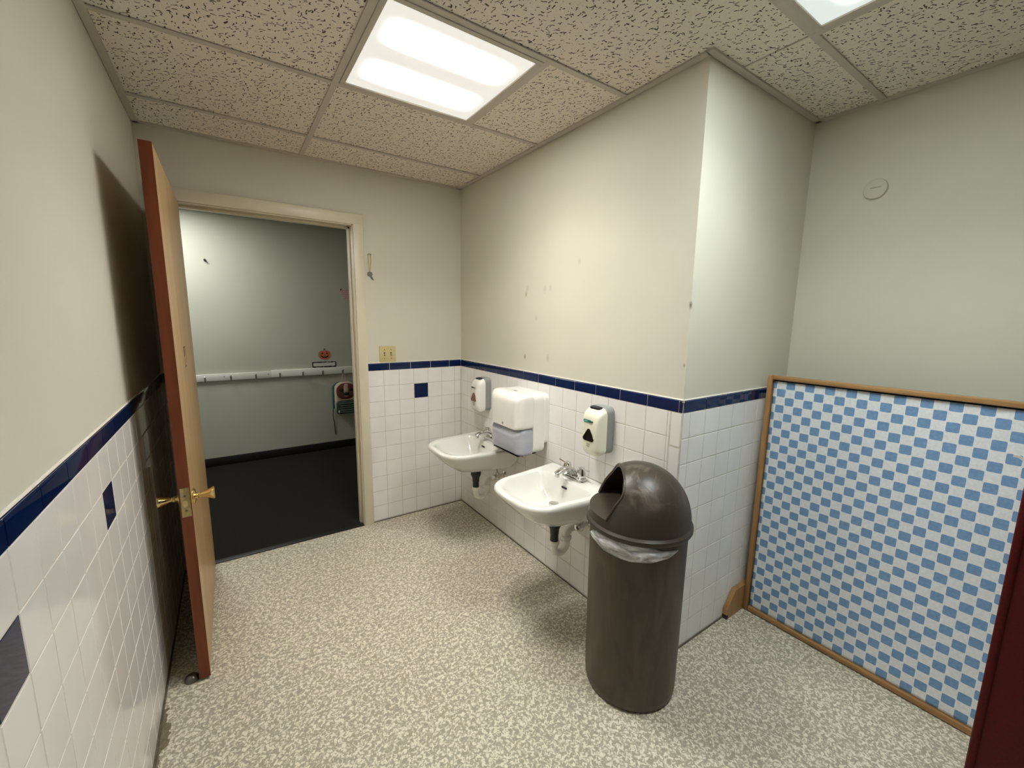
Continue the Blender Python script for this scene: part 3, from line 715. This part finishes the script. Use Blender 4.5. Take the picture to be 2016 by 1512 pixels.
def make_sink(loc, label):
    r = empty('wall_sink', loc, label, 'sink', 'wall hung sinks')
    zr = .660
    rings = [circ(.19, .026, .505), ring(outline(.09, .29, .10, .085, .05, .07, .01), .506), ring(outline(.01, .35, .19, .13, .05, .09, .015), .524),
             ring(outline(0, .41, .225, .165, .03, .10, .018), .575), ring(outline(0, .448, .242, .186, .02, .105, .02), .622),
             ring(outline(0, .458, .249, .196, .016, .108, .022), .636), ring(outline(0, .460, .251, .198, .014, .108, .022), .646),
             ring(outline(.001, .457, .249, .196, .014, .106, .022), .655), ring(outline(.003, .450, .244, .191, .014, .102, .022), zr),
             ring(outline(.006, .440, .236, .184, .014, .098, .022), zr),
             ring(outline(.120, .425, .196, .170, .05, .090, .020), .6575), ring(outline(.126, .415, .189, .163, .05, .085, .020), .648),
             ring(outline(.132, .402, .180, .152, .05, .08, .018), .625), ring(outline(.142, .375, .155, .125, .05, .07, .014), .580),
             ring(outline(.152, .325, .110, .090, .05, .06, .008), .545), ring(outline(.165, .255, .055, .045, .03, .03, 0), .531),
             circ(.20, .024, .527), circ(.20, .023, .515)]
    bs = MB().loft(rings).build('basin', M['porcelain'], r, world=False)
    # overflow slot in the back of the bowl
    b = MB(); b.prism(rrect(-.019, .019, .6215, .6305, .004, 4), lambda u, v, d: (-.1335 - d - (.6305 - v) * .0, u, v), 0, .0035); b.build('overflow_slot', M['dark'], r, world=False)
    # pop-up stopper
    st = MB().lathe([(.030, .526), (.030, .531), (.020, .534), (.020, .552)], (-.20, 0, 0), 'Z', 28).build('drain_flange', M['dark'], r, world=False)
    MB().lathe([(.019, .551), (.025, .553), (.026, .558), (.024, .5625), (.014, .5645), (.0001, .565)], (-.20, 0, 0), 'Z', 28).build('stopper', M['chrome'], r, world=False)
    # faucet
    fb = MB(); fz = zr; fd = .062
    base = resample(rrect(-.078, .078, -.028, .028, .0279, 10), 64)
    fb.loft([[(-(fd + v * s), u * s, fz + h) for u, v in base] for s, h in ((1, -.001), (1, .004), (.96, .010), (.84, .015), (.5, .018))])
    fc = fb.build('faucet', M['chrome'], r, world=False); fc.location = (0, .010, 0)
    sp_ = MB(); path = [(.055, .672), (.075, .700), (.105, .718), (.140, .720), (.168, .712), (.182, .704)]
    rg = []
    for i, (d, z) in enumerate(path):
        wv = [.032, .028, .022, .019, .0175, .0165][i]; hv = [.022, .018, .0135, .0115, .0105, .0095][i]
        tx, tz = (path[min(5, i + 1)][0] - path[max(0, i - 1)][0], path[min(5, i + 1)][1] - path[max(0, i - 1)][1]); L = math.hypot(tx, tz); nx, nz = -tz / L, tx / L
        rg.append([(-(d + nx * hv * math.sin(a)), wv * math.cos(a), z + nz * hv * math.sin(a)) for a in [2 * PI * k / 20 for k in range(20)]])
    sp_.loft(rg); sp_.lathe([(.011, .688), (.011, .700), (.010, .706)], (-.176, 0, 0), 'Z', 18); sp_.build('spout', M['chrome'], fc, world=False)
    for s in (1, -1):
        h = MB(); h.lathe([(.026, .668), (.025, .677), (.019, .683), (.0195, .690), (.0225, .694), (.020, .716), (.017, .727), (.009, .732), (.0001, .7325)], (-fd, s * .052, 0), 'Z', 24)
        h.tube([(-fd, s * .054, .720), (-fd - .003, s * .080, .725), (-fd - .005, s * .104, .729)], [.006, .0040, .0040], 10); h.lathe([(.0001, -.005), (.0046, -.004), (.005, 0), (.0046, .004), (.0001, .005)], (-fd - .005, s * .106, .729), 'Y', 12)
        h.build('handle', M['chrome'], fc, world=False)
    # waste pipe
    MB().lathe([(.034, .512), (.034, .446), (.027, .432), (.0235, .420), (.022, .398), (.0205, .394), (.0205, .352)], (-.19, 0, 0), 'Z', 24).build('tailpiece', M['black'], r, world=False)
    t = MB(); pts = [(-.19, 0, .345), (-.19, 0, .330)]
    for k in range(1, 10): a = PI * k / 10; pts.append((-.145 - .045 * math.cos(a), 0.006 * k / 10, 0.326 - .045 * math.sin(a)))
    pts += [(-.100, .008, .332), (-.100, .010, .350)]
    for k in range(1, 7): a = PI / 2 * k / 6; pts.append((-.06 - .04 * math.cos(a), .010 + .01 * k / 6, .350 + .03 * math.sin(a)))
    pts += [(-.03, .022, .380), (-.003, .022, .380)]
    t.tube(pts, .0185, 16); tr = t.build('drain_trap', M['pvc'], r, world=False)
    MB().lathe([(.020, .362), (.026, .360), (.026, .344), (.023, .338), (.020, .336)], (-.19, 0, 0), 'Z', 16).build('slip_nut', M['pvc'], tr, world=False)
    MB().lathe([(.020, .356), (.026, .354), (.026, .338), (.022, .334)], (-.100, .009, 0), 'Z', 16).build('slip_nut', M['pvc'], tr, world=False)
    MB().lathe([(.036, 0), (.036, -.003), (.026, -.010), (.020, -.012)], (0, .022, .380), 'X', 24).build('escutcheon', M['chrome'], r, world=False)
    # stop valve with supply tube
    for vy in (-.055, ):
        v = MB(); v.lathe([(.024, 0), (.024, -.003), (.014, -.008), (.009, -.010), (.009, -.045), (.013, -.047), (.013, -.075), (.008, -.078)], (0, vy, .425), 'X', 20)
        v.lathe([(.008, .435), (.010, .445), (.010, .452), (.006, .455)], (-.060, vy, 0), 'Z', 14)
        sv = v.build('stop_valve', M['chrome'], r, world=False)
        MB().lathe([(.007, -.078), (.016, -.082), (.018, -.090), (.014, -.095), (.0001, -.096)], (0, vy, .425), 'X', 10).build('valve_handle', M['chrome'], sv, world=False)
        MB().tube([(-.060, vy, .452), (-.062, vy * .98, .48), (-.064, vy * .95, .515), (-.064, vy * .94, .53)], .005, 8).build('supply_tube', M['chrome'], r, world=False)
    return r
s1 = make_sink((0, -.575, 0), 'white wall hung sink in the far corner, partly behind the paper towel dispenser')
s2 = copy_tree(s1); s2.location = (0, -1.378, 0); s2['label'] = 'white wall hung sink nearer the camera, beside the brown trash can'

# ------------------------------------------------------------------ towel dispenser
td = empty('paper_towel_dispenser', (0, -.915, .70), 'large white paper towel dispenser on the tile between the two sinks', 'towel dispenser')
y0, y1 = -1.075, -.755
def shell(y0, y1, z0, z1, d0, d1, ry, fr, n=96, top=.02):
    """rounded shell from depth d0 to d1; front edges rounded by fr"""
    rings = []
    steps = [(d0, 0.0)] + [(d1 - fr + fr * math.sin(a), fr * (1 - math.cos(a))) for a in [PI / 2 * k / 6 for k in range(7)]]
    for d, ins in steps:
        rr_ = max(.004, ry - ins * .5)
        rings.append([(-d, u, v) for u, v in resample(rrect(y0 + ins, y1 - ins, z0 + ins * top, z1 - ins, rr_, 6), n)])
    return rings
MB().loft(shell(y0 - .001, y1 + .001, .752, 1.046, 0, .030, .03, .004, top=1)).build('back_plate', M['white_shell'], td)
MB().loft(shell(y0, y1, .705, 1.049, .026, .105, .040, .001, top=1)).build('housing', M['white_shell'], td)
MB().loft(shell(y0, y1, .853, 1.0495, .1062, .205, .022, .055, top=0)).build('cover', M['white_shell'], td)
MB().loft(shell(y0 + .003, y1 - .003, .703, .8518, .1062, .201, .018, .055, top=.3)).build('window_panel', M['window_plastic'], td)
b = MB(); b.box(-.19, -.06, y0 + .03, y1 - .035, .699, .7035, bevel=.001); b.build('towel_slot', M['dark'], td)
b = MB(); pts = [(-.125, .7), (-.128, .69), (-.122, .678), (-.112, .668)]
for (d, z), (e, w) in zip(pts[:-1], pts[1:]): b.add([(d, y0 + .07, z), (d, y1 - .07, z), (e, y1 - .07, w), (e, y0 + .07, w), (d + .0008, y0 + .07, z), (d + .0008, y1 - .07, z), (e + .0008, y1 - .07, w), (e + .0008, y0 + .07, w)], [(0, 1, 2, 3), (4, 7, 6, 5), (0, 3, 7, 4), (1, 5, 6, 2), (0, 4, 5, 1), (3, 2, 6, 7)], 0, True)
b.build('paper_towel', M['paper'], td)
MB().prism(rrect(-.922, -.906, .862, .876, .004, 4), lambda u, v, d: (-.2045 - d, u, v), 0, .0012).build('emblem', M['grey_ink'], td)
MB().box(-.125, -.115, -.93, -.90, 1.0485, 1.050).build('lock_slot', M['ink'], td)

# ------------------------------------------------------------------ soap dispensers
def soap(yc, window, label_parts, label):
    r = empty('soap_dispenser', (0, yc, .82), label, 'soap dispenser', 'wall soap dispensers')
    w = .060
    MB().loft(shell(yc - w, yc + w, .828, 1.056, 0, .048, .028, .010, top=1)).build('back_housing', M['grey_shell'], r)
    # front shell that bulges and tapers towards the bottom
    rings = []
    for d, ins, zb, zt in ((.042, .000, .826, 1.050), (.050, -.001, .822, 1.052), (.066, .001, .820, 1.048), (.080, .003, .822, 1.040), (.090, .008, .830, 1.030), (.097, .016, .842, 1.018), (.101, .026, .856, 1.004)):
        rings.append([(-d - .006 * math.sin(PI * (v - zb) / (zt - zb)) * (d > .06), u, v) for u, v in resample(rrect(yc - w + .002 + ins, yc + w - .002 - ins, zb, zt, max(.01, .030 - ins * .3), 8), 72)])
    MB().loft(rings).build('front_shell', M['ivory_shell'] if yc < -1 else M['white_shell'], r)
    # dark recess on the top
    MB().prism(rrect(yc - .034, yc + .034, .046, .074, .012, 6), lambda u, v, d: (-v, u, 1.0490 + d + (0.074 - v) * .14), -.004, .0022).build('refill_latch', M['black'], r)
    tri = []
    T3 = [(yc, .945), (yc - .033, .905), (yc + .033, .905)]
    for k, (cx, cz) in enumerate(T3):
        a0 = [PI / 6, 7 * PI / 6 - PI / 3, 3 * PI / 2]; rad = .011
    tri = [(yc + .010 * math.cos(a), .944 + .010 * math.sin(a)) for a in [PI * (.12 + .76 * k / 6) for k in range(7)]] + \
          [(yc - .022 + .013 * math.cos(a), .906 + .011 * math.sin(a)) for a in [PI * (.88 + .62 * k / 6) for k in range(7)]] + \
          [(yc + .022 + .013 * math.cos(a), .906 + .011 * math.sin(a)) for a in [PI * (1.5 + .62 * k / 6) for k in range(7)]]
    MB().prism(tri, lambda u, v, d: (-.1055 - d, u, v), -.006, .0016, smooth=True).build('refill_window', M[window], r)
    rim = [(-.1065, u, v) for u, v in tri] + [(-.1065, tri[0][0], tri[0][1])]
    for (pn, mat, u0, u1, z0, z1) in label_parts:
        MB().prism(rrect(yc + u0, yc + u1, z0, z1, min(.0015, (z1 - z0) * .3), 2), lambda u, v, d: (-.1036 - d, u, v), -.004, .0022 if pn == 'label' else .0030).build(pn, M[mat], r)
    return r
soap(-.39, 'amber', [('label', 'ink', .004, .028, .985, .995), ('mark', 'grey_ink', -.020, -.004, .986, .994), ('print', 'grey_ink', -.010, .010, .881, .884), ('print', 'grey_ink', -.006, .006, .868, .871)],
     'white foam soap dispenser with an amber window, in the corner above the far sink')
soap(-1.50, 'smoke', [('label', 'teal', .004, .034, .983, .996), ('mark', 'ink', -.024, -.010, .986, .993), ('mark', 'teal', -.008, .001, .983, .996), ('lettering', 'pale', .009, .029, .988, .9905), ('print', 'grey_ink', -.012, .012, .881, .884), ('print', 'grey_ink', -.006, .008, .870, .873)],
     'ivory soap dispenser with a teal label and black window above the nearer sink')

# ------------------------------------------------------------------ trash can
bc = (-.200, -1.884)
tc = empty('trash_can', (bc[0], bc[1], 0), 'tall brown plastic trash can with a domed lid at the wall corner', 'trash can')
MB().lathe([(.160, 0), (.170, .003), (.176, .014), (.178, .04), (.180, .2), (.183, .62), (.184, .688), (.180, .690), (.176, .62), (.172, .04), (.0001, .03)], (0, 0, 0), 'Z', 72, cap0=True, cap1=False).build('barrel', M['bin'], tc, world=False)
# dome with an opening cut out of it
FA = math.radians(140)
def dome_profile():
    p = [(.1865, .684), (.1965, .684), (.199, .689), (.1985, .701), (.194, .705), (.190, .709)]
    for k in range(1, 15): a = PI / 2 * k / 14; p.append((max(.0001, .190 * math.cos(a)), .716 + .204 * math.sin(a)))
    return p
dm = MB().lathe(dome_profile(), (0, 0, 0), 'Z', 96, cap0=True, cap1=True).build('lid_dome', M['lid'], tc, world=False)
def on_dome(z): return .190 * math.sqrt(max(0, 1 - ((z - .716) / .204) ** 2)) if z > .716 else .190
def dir3(s, d, z): return (s * math.cos(FA) - d * math.sin(FA), s * math.sin(FA) + d * math.cos(FA), z)
zt_c = .716 + .204 * math.sqrt(1 - (.075 / .190) ** 2)
cut = MB()
CP = [(.078, .872), (.082, .852), (.090, .832), (.102, .815), (.114, .797), (.125, .775), (.134, .756), (.140, .741)]
prof = [(.075, 1.1), (.075, .90)] + CP + [(.33, .741), (.33, 1.1)]
cut.prism(prof, lambda s, z, d: (s * math.cos(FA) - d * math.sin(FA), s * math.sin(FA) + d * math.cos(FA), z), -.3, .3)
def carve(target, cutter, op):
    """apply one boolean to the target's mesh and drop the cutter"""
    md_ = target.modifiers.new('cut', 'BOOLEAN'); md_.object = cutter; md_.operation = op; md_.solver = 'EXACT'
    bpy.context.view_layer.update()
    res = bpy.data.meshes.new_from_object(target.evaluated_get(bpy.context.evaluated_depsgraph_get()))
    target.modifiers.clear(); target.data = res; bpy.data.objects.remove(cutter); return res
co = cut.build('cutter', M['lid']); co.location = tc.location
carve(dm, co, 'DIFFERENCE')
# the hollow behind the hood edge, where the swing flap hangs
inner = MB().lathe([(.183, .70), (.183, .716)] + [(max(.0001, .183 * math.cos(PI / 2 * k / 14)), .716 + .194 * math.sin(PI / 2 * k / 14)) for k in range(1, 15)], (0, 0, 0), 'Z', 96).build('inner', M['lid'])
inner.location = tc.location
half_box = MB().prism([(.030, .7412), (.30, .7412), (.30, 1.2), (.030, 1.2)], lambda s, z, d: dir3(s, d, z), -.3, .3).build('cutter', M['lid']); half_box.location = tc.location
carve(inner, half_box, 'INTERSECT')
nm = carve(dm, inner, 'DIFFERENCE')
bmx = bmesh.new(); bmx.from_mesh(nm)
bmesh.ops.remove_doubles(bmx, verts=bmx.verts[:], dist=.0004)
for f in bmx.faces: f.smooth = True
bmx.to_mesh(nm); bmx.free(); nm.set_sharp_from_angle(angle=math.radians(32))
# raised hood edge round the opening, swing flap in it
zt_ = .716 + .204 * math.sqrt(1 - (.075 / .190) ** 2)
half = []
for k in range(13):
    z = .88 + (zt_ - .003 - .88) * k / 12; R_ = on_dome(z); half.append((.075, math.sqrt(max(1e-6, R_ * R_ - .075 ** 2)), z))
low = [(q, math.sqrt(on_dome(z) ** 2 - q * q), z) for q, z in reversed(CP)]
side = low + half
pts = [dir3(s, -d, z) for s, d, z in side] + [dir3(s, d, z) for s, d, z in reversed(side)]
MB().tube(pts, .0045, 8).build('hood_rim', M['lid'], tc, world=False)
def in_dome(z): return .181 * math.sqrt(max(0, 1 - ((z - .716) / .192) ** 2))
zf = .716 + .192 * math.sqrt(1 - (.034 / .181) ** 2); fh = []
for k in range(21):
    z = .7425 + (zf - .001 - .7425) * k / 20; fh.append((math.sqrt(max(1e-6, in_dome(z) ** 2 - .034 ** 2)), z))
fl = [(-d, z) for d, z in fh] + [(d, z) for d, z in reversed(fh)]
MB().prism(fl, lambda u, v, d: dir3(.031 + d, u, v), .0, .004).build('swing_flap', M['bin'], tc, world=False)
# bag hem that peeks out under the lid
def interp(tab, x):
    for (x0, y0_), (x1, y1_) in zip(tab[:-1], tab[1:]):
        if x <= x1:
            t = (x - x0) / (x1 - x0); t = t * t * (3 - 2 * t); return y0_ + (y1_ - y0_) * t
    return tab[-1][1]
TOP = [(147, .644), (160, .670), (171, .686), (200, .690), (222, .688), (234, .679), (246, .667), (267, .660)]
BOT = [(147, .640), (160, .634), (183, .621), (212, .617), (232, .622), (250, .634), (267, .655)]
b = MB(); N_ = 72; rows_ = []; rb_ = random.Random(11)
for k in range(N_ + 1):
    az = 147 + 120 * k / N_; a = math.radians(az); tp, bt = interp(TOP, az), interp(BOT, az); e = math.sin(PI * k / N_)
    col_ = []
    for j in range(11):
        v = j / 10; z = tp + (bt - tp) * v + .0012 * math.sin(k * .45 + j) * e * math.sin(PI * v)
        R_ = .1862 + (.013 * math.sin(PI * v) ** .7 + .0025 * math.sin(az * .12 + v * 9) * math.sin(PI * v) + .0015 * math.sin(az * .31 - v * 6) * math.sin(PI * v)) * e ** .5
        col_.append((R_ * math.cos(a), R_ * math.sin(a), z))
    rows_.append(col_)
vs = [p for c_ in rows_ for p in c_]; fs = [(i * 11 + j, (i + 1) * 11 + j, (i + 1) * 11 + j + 1, i * 11 + j + 1) for i in range(N_) for j in range(10)]
b.add(vs, fs, 0, True)
tag(b.build('bag_liner', M['bag'], tc, world=False, fix=False), label='clear plastic bag hem')
sol = [o for o in bpy.data.objects if o.name.startswith('bag_liner')][0].modifiers.new('thick', 'SOLIDIFY'); sol.thickness = .0012; sol.offset = 1

# ------------------------------------------------------------------ checked screen
SY0, SY1, SZ = -1.934, -3.36, 1.213
scn = empty('room_divider', (.63, (SY0 + SY1) / 2, 0), 'wooden framed screen covered in blue and white checked cloth', 'room divider')
fx0, fx1 = .618, .660
for (ya, yb) in ((SY0 - .021, SY0), (SY1, SY1 + .021)):
    MB().box(fx0, fx1, ya, yb, 0.004, SZ, bevel=.003).build('post', M['oak'], scn)
for (za, zb_) in ((SZ - .018, SZ), (.004, .026)):
    MB().box(fx0 + .0005, fx1 - .0005, SY1 + .022, SY0 - .022, za, zb_, bevel=.003).build('frame_rail', M['oak_y'], scn)
MB().box(.642, .652, SY1 + .020, SY0 - .020, .026, SZ - .022).build('shadow_gap_board', M['dark'], scn)  # near-black board paints the shadow gap between frame and cloth
# cloth: slightly rippled near its tacked corner
b = MB(); ny, nz = 120, 90; ya, yb, za, zb_ = SY1 + .0225, SY0 - .0250, .028, SZ - .0260
for i in range(ny + 1):
    for j in range(nz + 1):
        y = ya + (yb - ya) * i / ny; z = za + (zb_ - za) * j / nz
        q = math.exp(-((yb - y) ** 2 + (zb_ - z) ** 2) / .03); e = math.exp(-((zb_ - z) / .16) ** 2)
        x = .6325 - q * .0022 * math.sin((y - z) * 120) - e * .0009 * math.sin(y * 70 + z * 55)
        b.v.append((x, y, z))
for i in range(ny):
    for j in range(nz):
        k = i * (nz + 1) + j; b.f.append((k, k + nz + 1, k + nz + 2, k + 1)); b.m.append(0); b.s.append(True)
cl = b.build('checked_cloth', M['check'], scn)
md = cl.modifiers.new('thick', 'SOLIDIFY'); md.thickness = .002; md.offset = 0
ft = [(.700, .135), (.540, .135), (.528, .130), (.470, .058), (.466, .050), (.466, .0), (.81, .0), (.81, .05), (.80, .06), (.735, .13)]
for yy in (SY0 + .0005, SY1 - .0225):
    f = MB().prism(ft, lambda u, v, d: (u, d, v), yy, yy + .022)
    fo = f.build('foot', M['oak'], scn)
    MB().box(.4645, .476, yy - .0005, yy + .0225, 0, .022).build('foot_tip', M['oak_dark'], fo)

# ------------------------------------------------------------------ maroon partition
pt = empty('stall_partition', (-.10, -3.15, 0), 'dark maroon stall partition at the lower right, in front of the checked screen', 'partition')
PY0, PY1 = -2.779, -3.58
MB().box(-.100, -.075, PY1, PY0 - .010, .30, 1.78, bevel=.002).build('panel', M['red'], pt)
b = MB(); b.box(-.103, -.072, PY0 - .0165, PY0, .298, 1.782, bevel=.006, seg=3); b.build('edge_molding', M['red'], pt)
MB().box(-.106, -.070, PY1 - .13, PY1 + .002, 0, 1.95, bevel=.003).build('pilaster', M['red'], pt)
MB().box(-.110, -.066, PY1 - .134, PY1 + .006, 0, .07, bevel=.002).build('pilaster_shoe', M['steel'], pt)
b = MB(); zc = 1.180
pts = [(-.104, -2.757, 1.1825), (-.1045, -2.764, 1.1830), (-.105, -2.770, 1.179), (-.1055, -2.776, 1.171), (-.1045, -2.786, 1.160)]
for (p, q) in zip(pts[:-1], pts[1:]):
    vs = [(x + dx, y, z + dz) for (x, y, z) in (p, q) for dx, dz in ((-.0, .003), (-.0, -.003), (.0015, -.003), (.0015, .003))]
    b.add(vs, [(0, 1, 5, 4), (1, 2, 6, 5), (2, 3, 7, 6), (3, 0, 4, 7), (0, 3, 2, 1), (4, 5, 6, 7)], 0, True)
tag(b.build('plastic_strap', M['strap']), 'short curled white strap sticking out from the maroon partition edge', 'strap')

# ------------------------------------------------------------------ world, camera, colour
w = bpy.data.worlds.new('World'); SC.world = w; w.use_nodes = True
w.node_tree.nodes['Background'].inputs[0].default_value = (0.02, 0.02, 0.02, 1)
cam = bpy.data.cameras.new('Camera'); co = bpy.data.objects.new('Camera', cam); COL.objects.link(co)
co.location = (-1.4703, -2.859, 1.4553); co.rotation_euler = (1.4166, -.0136, -.5966)
cam.sensor_width = 36.0; cam.lens = 817.8 / 2016 * 36; cam.clip_start = .02
SC.camera = co
vs_ = SC.view_settings; vs_.view_transform = 'Standard'; vs_.look = 'None'; vs_.gamma = 1.0; vs_.use_curve_mapping = False
vs_.exposure = -0.03
